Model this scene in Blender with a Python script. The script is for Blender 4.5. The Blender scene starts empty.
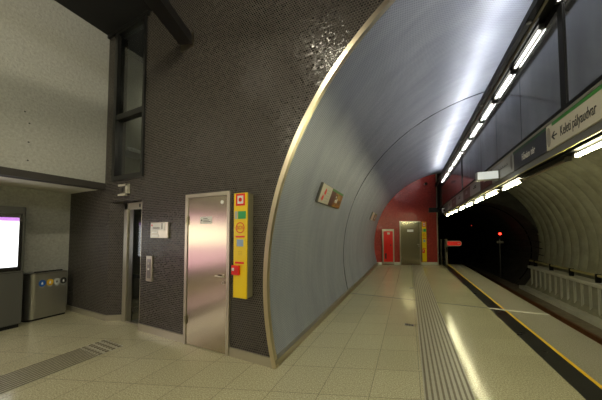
import bpy, bmesh, math, random
from mathutils import Vector, Matrix
from math import pi, sin, cos, sqrt, radians, atan2
random.seed(7)
scene = bpy.context.scene
COL = scene.collection
H = 1.6
# ------------------------------------------------------------------ camera
YAW, PITCH = radians(24.759), radians(2.2026)
cd = bpy.data.cameras.new('camera'); cam = bpy.data.objects.new('camera', cd); COL.objects.link(cam)
cam.location = (0, 0, H)
cam.rotation_euler = (pi/2 + PITCH, 0, YAW)
cd.sensor_width = 36.0; cd.sensor_fit = 'HORIZONTAL'
cd.lens = 36.0*234/602
cd.shift_y = 24/602.0
cd.clip_start = 0.02; cd.clip_end = 200
scene.camera = cam
# ------------------------------------------------------------------ world, exposure
w = bpy.data.worlds.new('world'); scene.world = w; w.use_nodes = True
w.node_tree.nodes['Background'].inputs[0].default_value = (0.9, 0.95, 1, 1)
w.node_tree.nodes['Background'].inputs[1].default_value = 0.0
scene.view_settings.view_transform = 'Standard'
scene.view_settings.look = 'None'
scene.view_settings.gamma = 1.0
scene.view_settings.exposure = 0.8
# brightness of the lamps and display further down; most hall lamps are added
E_UP, E_LOW, E_COVE, E_HALL, E_AD = 9.0, 44.0, 26.0, 135.0, 1.6

# ------------------------------------------------------------------ materials
def mat(name, base, rough=.5, metal=0., spec=.5, coat=0., emit=None, es=0., alpha=None, trans=0.):
    m = bpy.data.materials.new(name); m.use_nodes = True
    b = m.node_tree.nodes['Principled BSDF']
    b.inputs['Base Color'].default_value = (*base, 1)
    b.inputs['Roughness'].default_value = rough
    b.inputs['Metallic'].default_value = metal
    b.inputs['Specular IOR Level'].default_value = spec
    b.inputs['Coat Weight'].default_value = coat
    b.inputs['Transmission Weight'].default_value = trans
    if emit: b.inputs['Emission Color'].default_value = (*emit, 1); b.inputs['Emission Strength'].default_value = es
    return m
class NT:
    def __init__(s, m): s.m = m; s.t = m.node_tree; s.b = s.t.nodes['Principled BSDF']
    def n(s, typ, **kw):
        x = s.t.nodes.new(typ)
        for k, v in kw.items():
            if k.startswith('i_'): x.inputs[k[2:].replace('_', ' ')].default_value = v
            else: setattr(x, k, v)
        return x
    def l(s, a, b): s.t.links.new(a, b)
    def math(s, op, a, b=None, c=None):
        x = s.t.nodes.new('ShaderNodeMath'); x.operation = op
        for i, v in enumerate((a, b, c)):
            if v is None: continue
            if isinstance(v, (int, float)): x.inputs[i].default_value = v
            else: s.l(v, x.inputs[i])
        return x.outputs[0]
    def ramp(s, fac, stops):
        x = s.n('ShaderNodeValToRGB'); e = x.color_ramp.elements
        while len(e) < len(stops): e.new(.5)
        for el, (p, c) in zip(e, stops): el.position = p; el.color = (*c, 1)
        s.l(fac, x.inputs[0]); return x.outputs[0]
    def mix(s, fac, a, b, typ='MIX'):
        x = s.n('ShaderNodeMix', data_type='RGBA', blend_type=typ)
        for i, v in ((0, fac), (6, a), (7, b)):
            if isinstance(v, (int, float)): x.inputs[i].default_value = v
            elif isinstance(v, tuple): x.inputs[i].default_value = (*v, 1)
            else: s.l(v, x.inputs[i])
        return x.outputs[2]
    def noise(s, scale, detail=3, vec=None, out='Fac', rough=.5):
        x = s.n('ShaderNodeTexNoise', i_Scale=scale, i_Detail=detail, i_Roughness=rough)
        if vec is not None: s.l(vec, x.inputs['Vector'])
        return x.outputs[out]
    def uv(s): return s.n('ShaderNodeTexCoord').outputs['UV']
    def obj(s): return s.n('ShaderNodeTexCoord').outputs['Object']
    def mapping(s, vec, scale):
        x = s.n('ShaderNodeMapping'); x.inputs['Scale'].default_value = scale; s.l(vec, x.inputs[0]); return x.outputs[0]
    def bump(s, h, strength=.3, dist=.01, normal=None):
        x = s.n('ShaderNodeBump', i_Strength=strength, i_Distance=dist); s.l(h, x.inputs['Height'])
        if normal is not None: s.l(normal, x.inputs['Normal'])
        return x.outputs[0]

def mosaic(name, c1, c2, grout, tw, th, rough=.25, tilt=.14, spec=.5):
    m = mat(name, c1, rough, spec=spec); t = NT(m); uv = t.uv()
    sp = t.n('ShaderNodeSeparateXYZ'); t.l(uv, sp.inputs[0])
    v = t.math('DIVIDE', sp.outputs[1], th); vi = t.math('FLOOR', v); vf = t.math('FRACT', v)
    par = t.math('MULTIPLY', t.math('MODULO', t.math('ABSOLUTE', vi), 2.), .5)
    u = t.math('ADD', t.math('DIVIDE', sp.outputs[0], tw), par); ui = t.math('FLOOR', u); uf = t.math('FRACT', u)
    cb = t.n('ShaderNodeCombineXYZ'); t.l(ui, cb.inputs[0]); t.l(vi, cb.inputs[1])
    wn = t.n('ShaderNodeTexWhiteNoise', noise_dimensions='3D'); t.l(cb.outputs[0], wn.inputs['Vector'])
    # grout mask
    du = t.math('MULTIPLY', t.math('MINIMUM', uf, t.math('SUBTRACT', 1., uf)), tw)
    dv = t.math('MULTIPLY', t.math('MINIMUM', vf, t.math('SUBTRACT', 1., vf)), th)
    d = t.math('MINIMUM', du, dv)
    g = t.math('LESS_THAN', d, .0032)
    # big sheets of mosaic (slightly uneven tone)
    big = t.noise(.9, 2, uv)
    c = t.mix(wn.outputs['Value'], c1, c2)
    c = t.mix(t.math('MULTIPLY', big, .35), c, tuple(x*.6 for x in c1))
    c = t.mix(g, c, grout)
    t.l(c, t.b.inputs['Base Color'])
    t.l(t.math('ADD', t.math('MULTIPLY', g, .5), rough), t.b.inputs['Roughness'])
    geo = t.n('ShaderNodeNewGeometry')
    s1 = t.n('ShaderNodeVectorMath', operation='SUBTRACT'); t.l(wn.outputs['Color'], s1.inputs[0]); s1.inputs[1].default_value = (.5, .5, .5)
    s2 = t.n('ShaderNodeVectorMath', operation='SCALE'); t.l(s1.outputs[0], s2.inputs[0]); s2.inputs['Scale'].default_value = tilt
    s3 = t.n('ShaderNodeVectorMath', operation='ADD'); t.l(s2.outputs[0], s3.inputs[0]); t.l(geo.outputs['Normal'], s3.inputs[1])
    s4 = t.n('ShaderNodeVectorMath', operation='NORMALIZE'); t.l(s3.outputs[0], s4.inputs[0])
    h = t.math('MINIMUM', d, .005)
    t.l(t.bump(h, .5, 1., s4.outputs[0]), t.b.inputs['Normal'])
    return m

M = {}
M['mosaic'] = mosaic('brown_mosaic', (.018, .015, .013), (.048, .041, .035), (.10, .088, .072), .032, .028, .22, .15)
M['red_mosaic'] = mosaic('red_mosaic', (.36, .036, .028), (.54, .065, .048), (.16, .03, .03), .05, .05, .22, .22)

# embossed blue-grey metal lining
m = mat('lining_metal', (.34, .38, .46), .36, .35, .5); t = NT(m); uv = t.uv()
sp = t.n('ShaderNodeSeparateXYZ'); t.l(uv, sp.inputs[0])
pu = t.math('DIVIDE', sp.outputs[0], .030); pv = t.math('DIVIDE', sp.outputs[1], .022)
par = t.math('MULTIPLY', t.math('MODULO', t.math('ABSOLUTE', t.math('FLOOR', pv)), 2.), .5)
fu = t.math('SUBTRACT', t.math('FRACT', t.math('ADD', pu, par)), .5); fv = t.math('SUBTRACT', t.math('FRACT', pv), .5)
r = t.math('SQRT', t.math('ADD', t.math('MULTIPLY', fu, fu), t.math('MULTIPLY', fv, fv)))
dot = t.math('LESS_THAN', r, .27)
st = t.noise(1.6, 5, t.mapping(uv, (1.5, .35, 1)), rough=.6)
st2 = t.noise(14, 4, t.mapping(uv, (1, .12, 1)), rough=.6)
c = t.ramp(st, [(.3, (.29, .32, .40)), (.7, (.42, .45, .52))])
c = t.mix(t.math('MULTIPLY', st2, .35), c, (.30, .32, .35))
c = t.mix(t.math('MULTIPLY', dot, .6), c, (.10, .11, .13))
t.l(c, t.b.inputs['Base Color'])
t.l(t.math('ADD', t.math('MULTIPLY', st2, .25), .36), t.b.inputs['Roughness'])
lowf = t.noise(1.1, 2, uv)
t.l(t.bump(t.math('ADD', t.math('MULTIPLY', lowf, 1.), t.math('MULTIPLY', t.noise(30, 3, uv), .04)), .45, .06), t.b.inputs['Normal'])
M['lining'] = m

# terrazzo floor (cross joints run askew, like the end wall)
VOFF, VPER = 2.55, .51
def terrazzo(name, a, b, joints=True, rough=.16):
    m = mat(name, a, rough, 0, .5); t = NT(m); o = t.uv()
    n1 = t.noise(75, 3, o, rough=.7); n2 = t.noise(.8, 3, o)
    c = t.ramp(n1, [(.35, tuple(x*.62 for x in a)), (.5, a), (.66, b)])
    c = t.mix(t.math('MULTIPLY', n2, .35), c, tuple(x*.72 for x in a))
    if joints:
        sp = t.n('ShaderNodeSeparateXYZ'); t.l(o, sp.inputs[0])
        u = t.math('DIVIDE', t.math('ADD', sp.outputs[0], 1.30), .46); v = t.math('DIVIDE', t.math('SUBTRACT', t.math('SUBTRACT', sp.outputs[1], t.math('MULTIPLY', sp.outputs[0], .364)), VOFF), VPER)
        fu = t.math('FRACT', u); fv = t.math('FRACT', v)
        du = t.math('MULTIPLY', t.math('MINIMUM', fu, t.math('SUBTRACT', 1., fu)), .46)
        dv = t.math('MULTIPLY', t.math('MINIMUM', fv, t.math('SUBTRACT', 1., fv)), VPER)
        du = t.math('MULTIPLY', t.math('LESS_THAN', t.math('MINIMUM', du, dv), .003), t.math('LESS_THAN', sp.outputs[0], .56))
        g = t.math('MULTIPLY', du, .6)
        cb = t.n('ShaderNodeCombineXYZ'); t.l(t.math('FLOOR', u), cb.inputs[0]); t.l(t.math('FLOOR', v), cb.inputs[1])
        wn = t.n('ShaderNodeTexWhiteNoise', noise_dimensions='3D'); t.l(cb.outputs[0], wn.inputs['Vector'])
        c = t.mix(t.math('MULTIPLY', wn.outputs['Value'], .16), c, tuple(x*.5 for x in a))
        c = t.mix(g, c, (.08, .07, .05))
    t.l(c, t.b.inputs['Base Color'])
    t.l(t.math('ADD', t.math('MULTIPLY', t.noise(4, 3, o), .10), rough-.06), t.b.inputs['Roughness'])
    t.l(t.bump(t.noise(3.5, 3, o), .08, .02), t.b.inputs['Normal'])
    return m
M['floor'] = terrazzo('terrazzo', (.46, .43, .27), (.70, .66, .45))
M['edge_floor'] = terrazzo('platform_edge_stone', (.34, .32, .24), (.5, .47, .36), False, .35)
M['granite'] = terrazzo('dark_granite_strip', (.018, .018, .017), (.035, .035, .032), False, .3)

def noisy(name, a, b, scale, rough=.8, bump=.2, vscale=(1, 1, 1), metal=0., spec=.3, use_uv=False):
    m = mat(name, a, rough, metal, spec); t = NT(m); o = t.mapping(t.uv() if use_uv else t.obj(), vscale)
    n = t.noise(scale, 5, o, rough=.65)
    t.l(t.ramp(n, [(.3, a), (.7, b)]), t.b.inputs['Base Color'])
    t.l(t.bump(n, bump, .02), t.b.inputs['Normal'])
    return m
M['render'] = noisy('grey_plaster', (.33, .33, .29), (.46, .455, .40), 26, .9, .5)
M['soffit'] = noisy('soffit_white', (.68, .67, .58), (.74, .73, .63), 3, .7, .02)
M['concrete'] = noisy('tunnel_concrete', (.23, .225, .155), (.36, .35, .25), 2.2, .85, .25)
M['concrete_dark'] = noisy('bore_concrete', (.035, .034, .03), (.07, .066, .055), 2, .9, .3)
M['bed'] = noisy('track_bed', (.17, .145, .10), (.28, .24, .17), 3, .85, .4)
M['ledge'] = noisy('ledge_concrete', (.46, .455, .36), (.58, .57, .46), 2, .8, .1)
M['fin'] = noisy('fin_panel', (.26, .255, .19), (.34, .33, .25), 3, .7, .1)

def steel(name, base, rough=.28, vs=(1, 1, 60), metal=1.):
    m = mat(name, base, rough, metal); t = NT(m); o = t.mapping(t.obj(), vs)
    n = t.noise(3, 4, o, rough=.6)
    t.l(t.math('ADD', t.math('MULTIPLY', n, .2), rough-.1), t.b.inputs['Roughness'])
    c = t.mix(t.math('MULTIPLY', n, .4), base, tuple(x*.7 for x in base)); t.l(c, t.b.inputs['Base Color'])
    t.l(t.bump(n, .08, .003), t.b.inputs['Normal'])
    return m
M['steel'] = steel('brushed_steel', (.56, .52, .42), .34, (1, 1, 60), .75)
M['door_steel'] = mat('door_steel', (.50, .45, .35), .19, .95)
M['bin_steel'] = steel('bin_steel', (.36, .355, .32), .32, (60, 60, 1), .9)
M['steel_d'] = steel('dark_steel', (.30, .29, .26), .35)
M['bronze'] = steel('skirting_metal', (.46, .41, .30), .32)
M['trim'] = mat('arch_trim_metal', (.66, .58, .42), .30, 1.)
M['beam'] = mat('sign_beam_grey', (.20, .20, .19), .4, .3)
M['black'] = mat('black_paint', (.005, .005, .005), .5, spec=.25)
M['blackgloss'] = mat('black_gloss', (.01, .01, .01), .15)
M['ceil'] = mat('black_ceiling', (.008, .008, .009), .7)
M['girder'] = mat('girder_black', (.014, .013, .012), .35)
M['fascia'] = mat('dark_fascia', (.035, .030, .024), .6)
M['frame'] = mat('window_frame_black', (.012, .012, .011), .35)
M['glass'] = mat('lift_shaft_glass', (.85, .9, .88), .03, 0, .5, trans=1.)
M['glass'].node_tree.nodes['Principled BSDF'].inputs['IOR'].default_value = 1.45
M['shaft'] = noisy('shaft_concrete', (.16, .16, .13), (.22, .22, .18), 1.5, .9, .1)
M['yellow'] = mat('yellow_paint', (.85, .60, .01), .3, 0, .5)
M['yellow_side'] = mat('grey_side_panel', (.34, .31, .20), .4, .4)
M['red'] = mat('red_paint', (.75, .015, .012), .3)
M['white'] = mat('white_plastic', (.72, .72, .68), .4)
M['cream'] = mat('sign_cream', (.56, .53, .42), .4)
M['signgrey'] = mat('sign_light_grey', (.42, .42, .41), .4)
M['signdark'] = mat('sign_dark', (.030, .032, .042), .35)
M['maroon'] = mat('sign_maroon', (.10, .018, .022), .35)
M['green'] = mat('sign_green', (.045, .22, .035), .4)
M['greend'] = mat('label_green', (.02, .32, .09), .4)
M['ink'] = mat('ink_black', (.015, .015, .015), .5)
M['blue'] = mat('label_blue', (.01, .10, .42), .4)
M['amber'] = mat('label_amber', (.65, .38, .01), .4)
M['greylab'] = mat('label_grey', (.42, .44, .42), .4)
M['lcd'] = mat('lcd_blue', (.25, .36, .5), .2)
M['orange_line'] = mat('yellow_safety_line', (1., .62, .03), .45)
M['rust'] = noisy('rusty_rail', (.10, .035, .010), (.17, .065, .02), 8, .5, .1, metal=.2)
M['pipe'] = mat('yellow_pipe', (.36, .31, .12), .5)
M['ridge'] = noisy('tactile_ridge', (.13, .11, .07), (.19, .165, .10), 20, .4, .05)
M['groove'] = noisy('tactile_groove', (.36, .34, .25), (.42, .40, .30), 20, .3, .05)
M['kiosk'] = mat('kiosk_grey', (.11, .11, .10), .4, .4)
# dark reflecting panels of the platform screen
m = mat('mirror_panel', (.42, .45, .50), .10, .9, .5); t = NT(m); o = t.obj()
n = t.noise(2.2, 3, t.mapping(o, (1, 1.2, .25)))
t.l(t.ramp(n, [(.35, (.34, .355, .38)), (.65, (.52, .535, .56))]), t.b.inputs['Base Color'])
t.l(t.math('ADD', t.math('MULTIPLY', t.noise(9, 4, t.mapping(o, (1, .3, 1))), .10), .05), t.b.inputs['Roughness'])
M['mirror'] = m
def emis(name, c, s, base=(.8, .8, .8)): return mat(name, base, .4, emit=c, es=s)
M['tube_up'] = emis('tube_cool', (1, .97, .88), E_UP)
M['tube_low'] = emis('tube_warm', (1, .94, .56), E_LOW)
M['tube_cove'] = emis('tube_cove', (.97, .97, 1), E_COVE)
M['tube_hall'] = emis('tube_hall', (1, .92, .70), E_HALL)
M['tube_hall2'] = emis('tube_hall_added', (1, .93, .72), E_HALL*2)  # stronger tube for the lamps added to brighten the left of the hall
M['screen'] = emis('screen_white', (.93, .97, 1), 1.0)
M['screen_mag'] = emis('screen_magenta', (.35, .05, .55), .8)
M['ad_white'] = emis('advert_white', (1, .93, .76), E_AD)
M['ad_pink'] = emis('advert_pink', (.75, .34, .58), E_AD*.55)
M['redlamp'] = emis('signal_red', (1, .02, .01), 5)
M['redsign'] = emis('lit_red_sign', (1, .05, .03), .15, (.7, .02, .02))
M['lbox'] = emis('lightbox_white', (.9, 1, .95), .25)

# ------------------------------------------------------------------ mesh helpers
class MB:
    def __init__(s): s.v = []; s.f = []; s.uv = []; s.mi = []
    def face(s, pts, uvs=None, mi=0):
        k = len(s.v); s.v += [tuple(p) for p in pts]; s.f.append(tuple(range(k, k+len(pts))))
        if uvs is None:
            a, b, c = Vector(pts[0]), Vector(pts[1]), Vector(pts[2]); n = (b-a).cross(c-a)
            ax = max(range(3), key=lambda i: abs(n[i]))
            uvs = [((p[1], p[2]), (p[0], p[2]), (p[0], p[1]))[ax] for p in pts]
        s.uv.append(uvs); s.mi.append(mi); return s
    def box(s, a, b, mi=0):
        x0, y0, z0 = (min(p, q) for p, q in zip(a, b)); x1, y1, z1 = (max(p, q) for p, q in zip(a, b))
        P = [(x0,y0,z0),(x1,y0,z0),(x1,y1,z0),(x0,y1,z0),(x0,y0,z1),(x1,y0,z1),(x1,y1,z1),(x0,y1,z1)]
        for q in ((3,2,1,0),(4,5,6,7),(0,1,5,4),(1,2,6,5),(2,3,7,6),(3,0,4,7)): s.face([P[i] for i in q], mi=mi)
        return s
    def prism(s, poly, axis, a, b, mi=0):
        """extrude a 2-D polygon (ccw) along axis from a to b"""
        def P(p, t):
            return {'x': (t, p[0], p[1]), 'y': (p[0], t, p[1]), 'z': (p[0], p[1], t)}[axis]
        A = [P(p, a) for p in poly]; B = [P(p, b) for p in poly]; n = len(poly)
        s.face(A[::-1], mi=mi); s.face(B, mi=mi)
        for i in range(n): j = (i+1) % n; s.face([A[i], A[j], B[j], B[i]], mi=mi)
        return s
    def cyl(s, p, q, r, n=12, r2=None, mi=0):
        p, q = Vector(p), Vector(q); d = (q-p).normalized(); u = d.orthogonal().normalized(); v = d.cross(u)
        r2 = r if r2 is None else r2
        A = [p+(u*cos(2*pi*i/n)+v*sin(2*pi*i/n))*r for i in range(n)]; B = [q+(u*cos(2*pi*i/n)+v*sin(2*pi*i/n))*r2 for i in range(n)]
        s.face(A[::-1], mi=mi); s.face(B, mi=mi)
        for i in range(n): j = (i+1) % n; s.face([A[i], A[j], B[j], B[i]], mi=mi)
        return s
    def sphere(s, c, r, n=12, m=8, mi=0):
        c = Vector(c)
        def P(i, j):
            a = 2*pi*i/n; b = pi*j/m; return c+Vector((sin(b)*cos(a), sin(b)*sin(a), cos(b)))*r
        for j in range(m):
            for i in range(n):
                if j == 0: s.face([P(i, 0), P(i, 1), P(i+1, 1)], mi=mi)
                elif j == m-1: s.face([P(i, j), P(i, m), P(i+1, j)], mi=mi)
                else: s.face([P(i, j), P(i, j+1), P(i+1, j+1), P(i+1, j)], mi=mi)
        return s
    def xf(s, mtx): s.v = [tuple(mtx @ Vector(p)) for p in s.v]; return s
    def build(s, name, mats, parent=None, smooth=False, bevel=0, merge=True, recalc=True):
        me = bpy.data.meshes.new(name); me.from_pydata(s.v, [], s.f)
        l = me.uv_layers.new(name='UVMap'); k = 0
        for uvs in s.uv:
            for q in uvs: l.data[k].uv = q[:2]; k += 1
        for p, i in zip(me.polygons, s.mi): p.material_index = i
        for mm in (mats if isinstance(mats, (list, tuple)) else [mats]): me.materials.append(mm)
        if merge:
            bm = bmesh.new(); bm.from_mesh(me); bmesh.ops.remove_doubles(bm, verts=bm.verts, dist=1e-5)
            if recalc: bmesh.ops.recalc_face_normals(bm, faces=bm.faces)
            bm.to_mesh(me); bm.free()
        if smooth:
            for p in me.polygons: p.use_smooth = True
            try: me.set_sharp_from_angle(angle=radians(35))
            except Exception: pass
        o = bpy.data.objects.new(name, me); COL.objects.link(o)
        if parent: o.parent = parent
        if bevel:
            b = o.modifiers.new('bevel', 'BEVEL'); b.width = bevel; b.segments = 2; b.limit_method = 'ANGLE'
        return o
def tag(o, label, cat, group=None, kind=None):
    o['label'] = label; o['category'] = cat
    if group: o['group'] = group
    if kind: o['kind'] = kind
    return o
def empty(name, loc=(0, 0, 0), rz=0):
    o = bpy.data.objects.new(name, None); o.location = loc; o.rotation_euler.z = rz; o.empty_display_size = .1; COL.objects.link(o); return o
def struct(o, label=None, cat=None):
    o['kind'] = 'structure'
    if label: o['label'] = label
    if cat: o['category'] = cat
    return o
def copy_tree(o, parent=None):
    c = o.copy(); COL.objects.link(c)
    if parent: c.parent = parent
    for ch in list(o.children): copy_tree(ch, c)
    return c
def text_mesh(txt, size, name, m, parent, loc, rot, align='LEFT', depth=.001, xs=1., fit=None):
    cu = bpy.data.curves.new(name, 'FONT'); cu.body = txt; cu.size = size; cu.extrude = depth; cu.align_x = align; cu.align_y = 'CENTER'
    tmp = bpy.data.objects.new(name+'_tmp', cu); COL.objects.link(tmp)
    me = bpy.data.meshes.new_from_object(tmp.evaluated_get(bpy.context.evaluated_depsgraph_get()))
    bpy.data.objects.remove(tmp); bpy.data.curves.remove(cu)
    me.materials.clear(); me.materials.append(m); me.name = name
    o = bpy.data.objects.new(name, me); COL.objects.link(o)
    if fit: xs = fit/max(v.co.x for v in me.vertices)
    o.location = loc; o.rotation_euler = rot; o.scale = (xs, 1, 1)
    if parent: o.parent = parent
    return o

# ------------------------------------------------------------------ key dimensions
YW = 2.45                                # mosaic wall plane
CX, CZ, R = 2.12, 1.0, 3.735             # vault circle
XM = 1.42                                # reflecting screen plane
UL, UR, ZC = -5.23, -6.53, 5.42          # upper wall, recess wall, ceiling
def ax(z): return CX - sqrt(max(R*R-(z-CZ)**2, 0))
E0 = Vector((-1.55, 12.46, 0)); EU = Vector((cos(YAW), sin(YAW), 0)); EN = Vector((sin(YAW), -cos(YAW), 0))  # end wall (set askew), EN faces the platform
def end_y(x): return E0.y + (x-E0.x)*EU.y/EU.x
EM = Matrix.Translation(E0) @ Matrix.Rotation(YAW, 4, 'Z')   # local x = along wall, local -y = towards platform
RAIL_Z = -.95
PX0, PX1 = 1.79, 2.47                    # safety line, platform edge

# ------------------------------------------------------------------ floor
b = MB()
b.face([(-6.6, -9, 0), (PX0-.27, -9, 0), (PX0-.27, end_y(PX0-.27), 0), (-1.2, end_y(-1.2), 0), (-1.55, end_y(-1.55)+.02, 0), (-1.55, YW, 0), (-6.6, YW, 0)])
b.face([(-5.06, YW, 0), (-4.0, YW, 0), (-4.0, 4.4, 0), (-5.06, 4.4, 0)])
struct(b.build('floor', M['floor'], recalc=False))
b = MB(); b.box((PX0-.27, -9, -.12), (PX0-.025, end_y(PX0-.27)+.06, .0)); o = b.build('dark_floor_strip', M['granite'])
struct(o, 'dark granite band in the floor beside the yellow safety line', 'floor strip')
b = MB(); b.box((PX0+.02, -9, -.12), (PX1, end_y(2.2), 0)); o = b.build('platform_edge_floor', M['edge_floor'])
struct(o, 'plain stone platform edge between yellow line and the drop', 'platform edge')
b = MB(); b.box((PX0-.02, -9, -.10), (PX0+.018, end_y(PX0), .002))
tag(b.build('safety_line', M['orange_line']), 'thin bright yellow safety line running along the platform edge', 'safety line')
b = MB(); b.box((-1.5, 6.25, -.01), (PX0-.30, 6.28, .0015))
struct(b.build('expansion_joint', M['ink']), 'dark joint crossing the platform floor', 'floor joint')
b = MB(); b.box((PX0-.27, 6.22, -.01), (PX1, 6.30, .003))
struct(b.build('joint_cover', M['soffit']), 'pale joint cover strip crossing the platform edge', 'floor joint')
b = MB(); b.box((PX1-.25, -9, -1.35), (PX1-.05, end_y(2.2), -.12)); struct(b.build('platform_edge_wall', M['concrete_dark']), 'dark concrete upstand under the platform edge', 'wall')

# tactile guide strips
def tactile(name, x0, x1, y0, y1, n, label):
    t = empty(name, (0, 0, 0))
    b = MB().box((x0, y0, -.01), (x1, y1, .0015)); b.build('base_slab', M['groove'], t)
    b = MB(); p = (x1-x0)/n
    for i in range(n): b.box((x0+p*i+p*.30, y0, .0015), (x0+p*i+p*.70, y1, .0055))
    b.build('ridges', M['ridge'], t)
    return tag(t, label, 'tactile paving')
tactile('tactile_strip', .11, .56, -3, 13.2, 9, 'ribbed tactile guide strip running down the platform towards the red wall')
t = tactile('tactile_strip', -4.18, -3.70, -3, 1.72, 10, 'ribbed tactile guide strip in the left hall ending before the lift')
b = MB(); b.box((-4.18, 1.72, -.01), (-3.70, 2.02, .0015)); b.build('end_slab', M['groove'], t)
b = MB()
for i in range(7):
    for j in range(4): 
        cx_, cy_ = -4.18+.068*(i+.5), 1.72+.075*(j+.5); b.cyl((cx_, cy_, .0015), (cx_, cy_, .0065), .024, 4)
b.build('end_studs', M['ridge'], t)
for (px, py, lab) in ((-.02, 4.55, 'nearer of two small dark floor drains between cladding and tactile strip'), (.05, 7.6, 'farther small dark floor drain in the middle of the platform')):
    t = empty('floor_drain', (px, py, 0)); MB().box((-.075, -.05, -.01), (.075, .05, .002)).build('frame', M['steel_d'], t)
    b = MB()
    for i in range(5): b.box((-.06+i*.026, -.038, .002), (-.046+i*.026, .038, .004))
    b.build('grate', M['ink'], t); tag(t, lab, 'drain')
# ------------------------------------------------------------------ mosaic wall with arch edge
cols = [-6.6, -5.05, -4.97, -4.08, -4.06]
zs = [0, 1.0, 2.17, 2.55, 5.40, ZC]
zz = sorted(set([round(i*.06, 4) for i in range(int(4.72/.06)+1)] + zs + [CZ+R]))
b = MB()
for z0, z1 in zip(zz[:-1], zz[1:]):
    zc = (z0+z1)/2
    for x0, x1 in zip(cols[:-1], cols[1:]):
        xc = (x0+x1)/2
        if -4.97 < xc < -4.06 and 2.55 < zc < 5.40: continue
        if -5.05 < xc < -4.08 and zc < 2.17: continue
        b.face([(x0, YW, z0), (x1, YW, z0), (x1, YW, z1), (x0, YW, z1)])
    a0 = ax(z0) if z0 < CZ+R-1e-4 else CX; a1 = ax(z1) if z1 < CZ+R-1e-4 else CX
    if z0 >= CZ+R-1e-4: a0 = a1 = 2.6
    b.face([(-4.06, YW, z0), (a0, YW, z0), (a1, YW, z1), (-4.06, YW, z1)])
# niche reveal around the lift (splayed on the left)
b.face([(-5.05, YW, 0), (-4.77, YW+.17, 0), (-4.77, YW+.17, 2.17), (-5.05, YW, 2.17)], [(0, 0), (.33, 0), (.33, 2.17), (0, 2.17)])
b.face([(-5.05, YW, 2.17), (-4.77, YW+.17, 2.17), (-4.08, YW+.17, 2.17), (-4.08, YW, 2.17)])
b.face([(-4.08, YW, 0), (-4.08, YW, 2.17), (-4.08, YW+.17, 2.17), (-4.08, YW+.17, 0)])
b.face([(-4.97, YW, 2.55), (-4.97, YW, 5.40), (-4.97, YW+.2, 5.40), (-4.97, YW+.2, 2.55)])
b.face([(-4.06, YW, 2.55), (-4.06, YW, 5.40), (-4.06, YW+.2, 5.40), (-4.06, YW+.2, 2.55)])
b.face([(-4.97, YW, 2.55), (-4.97, YW+.2, 2.55), (-4.06, YW+.2, 2.55), (-4.06, YW, 2.55)])
struct(b.build('wall_back', M['mosaic'], merge=False), 'wall of small dark brown mosaic tiles cut by the arch', 'wall')
# arch edge trim
b = MB(); N = 72
th0 = math.asin((0.0-CZ)/R); th1 = pi/2
prev = None
for i in range(N+1):
    th = th0+(th1-th0)*i/N
    ro, ri = R+.012, R-.045
    q = [(CX-ro*cos(th), YW-.03, CZ+ro*sin(th)), (CX-ri*cos(th), YW-.03, CZ+ri*sin(th)), (CX-ri*cos(th), YW+.03, CZ+ri*sin(th)), (CX-ro*cos(th), YW+.03, CZ+ro*sin(th))]
    if prev:
        for k in range(4): b.face([prev[k], prev[(k+1) % 4], q[(k+1) % 4], q[k]])
    prev = q
struct(b.build('trim_1', M['trim'], smooth=True), 'curved brass-coloured metal trim around the arch edge', 'trim')
# ------------------------------------------------------------------ vault lining (blue-grey metal)
b = MB()
YL = [YW] + [YW+i*.5 for i in range(1, 25)]
def lin(th): return CX-R*cos(th), CZ+R*sin(th)
N = 64; thE = pi - math.asin(.4)  # continues past the crown behind the screen
ths = [th0+(thE-th0)*i/N for i in range(N+1)]
for i in range(N):
    x0, z0 = lin(ths[i]); x1, z1 = lin(ths[i+1])
    y0e, y1e = min(end_y(x0), 15.3), min(end_y(x1), 15.3)
    for (ya, yb) in ((YW, 6.22), (6.26, None)):
        e0, e1 = (yb or y0e), (yb or y1e)
        b.face([(x0, ya, z0), (x0, e0, z0), (x1, e1, z1), (x1, ya, z1)], [(ya, ths[i]*R), (e0, ths[i]*R), (e1, ths[i+1]*R), (ya, ths[i+1]*R)])
struct(b.build('wall_vault', M['lining'], smooth=True), 'curved blue-grey embossed metal lining of the platform tunnel', 'wall')
b = MB()
for i in range(N):   # dark joint groove behind the seam
    ra = R+.03
    f = lambda th, r_: (CX-r_*cos(th), CZ+r_*sin(th))
    (x0, z0), (x1, z1) = f(ths[i], ra), f(ths[i+1], ra); (u0, w0), (u1, w1) = f(ths[i], R), f(ths[i+1], R)
    b.face([(x0, 6.21, z0), (x0, 6.27, z0), (x1, 6.27, z1), (x1, 6.21, z1)])
    b.face([(x0, 6.22, z0), (u0, 6.22, w0), (u1, 6.22, w1), (x1, 6.22, z1)])
    b.face([(x0, 6.26, z0), (u0, 6.26, w0), (u1, 6.26, w1), (x1, 6.26, z1)])
struct(b.build('lining_seam', M['black'], merge=False), 'dark joint arching over the metal lining', 'joint')
b = MB(); x = ax(.05)
b.box((ax(.0)-.03, YW-.02, 0), (ax(0)+.035, 12.5, .095)); struct(b.build('baseboard_right', M['bronze'], bevel=.004), 'bronze metal skirting below the curved lining', 'baseboard')
b = MB(); b.box((-4.08, YW-.02, 0), (-2.995, YW+.02, .11)); b.box((-2.165, YW-.02, 0), (-1.50, YW+.02, .11)); b.box((-6.53, YW-.02, 0), (-5.05, YW+.02, .10))
struct(b.build('baseboard_back', M['steel']), 'steel skirting under the mosaic wall', 'baseboard')
b = MB(); b.prism([(-5.05, YW-.02), (-4.76, YW+.155), (-4.76, YW+.19), (-5.05, YW+.02)], 'z', 0, .10); struct(b.build('baseboard_niche', M['steel']))
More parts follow.
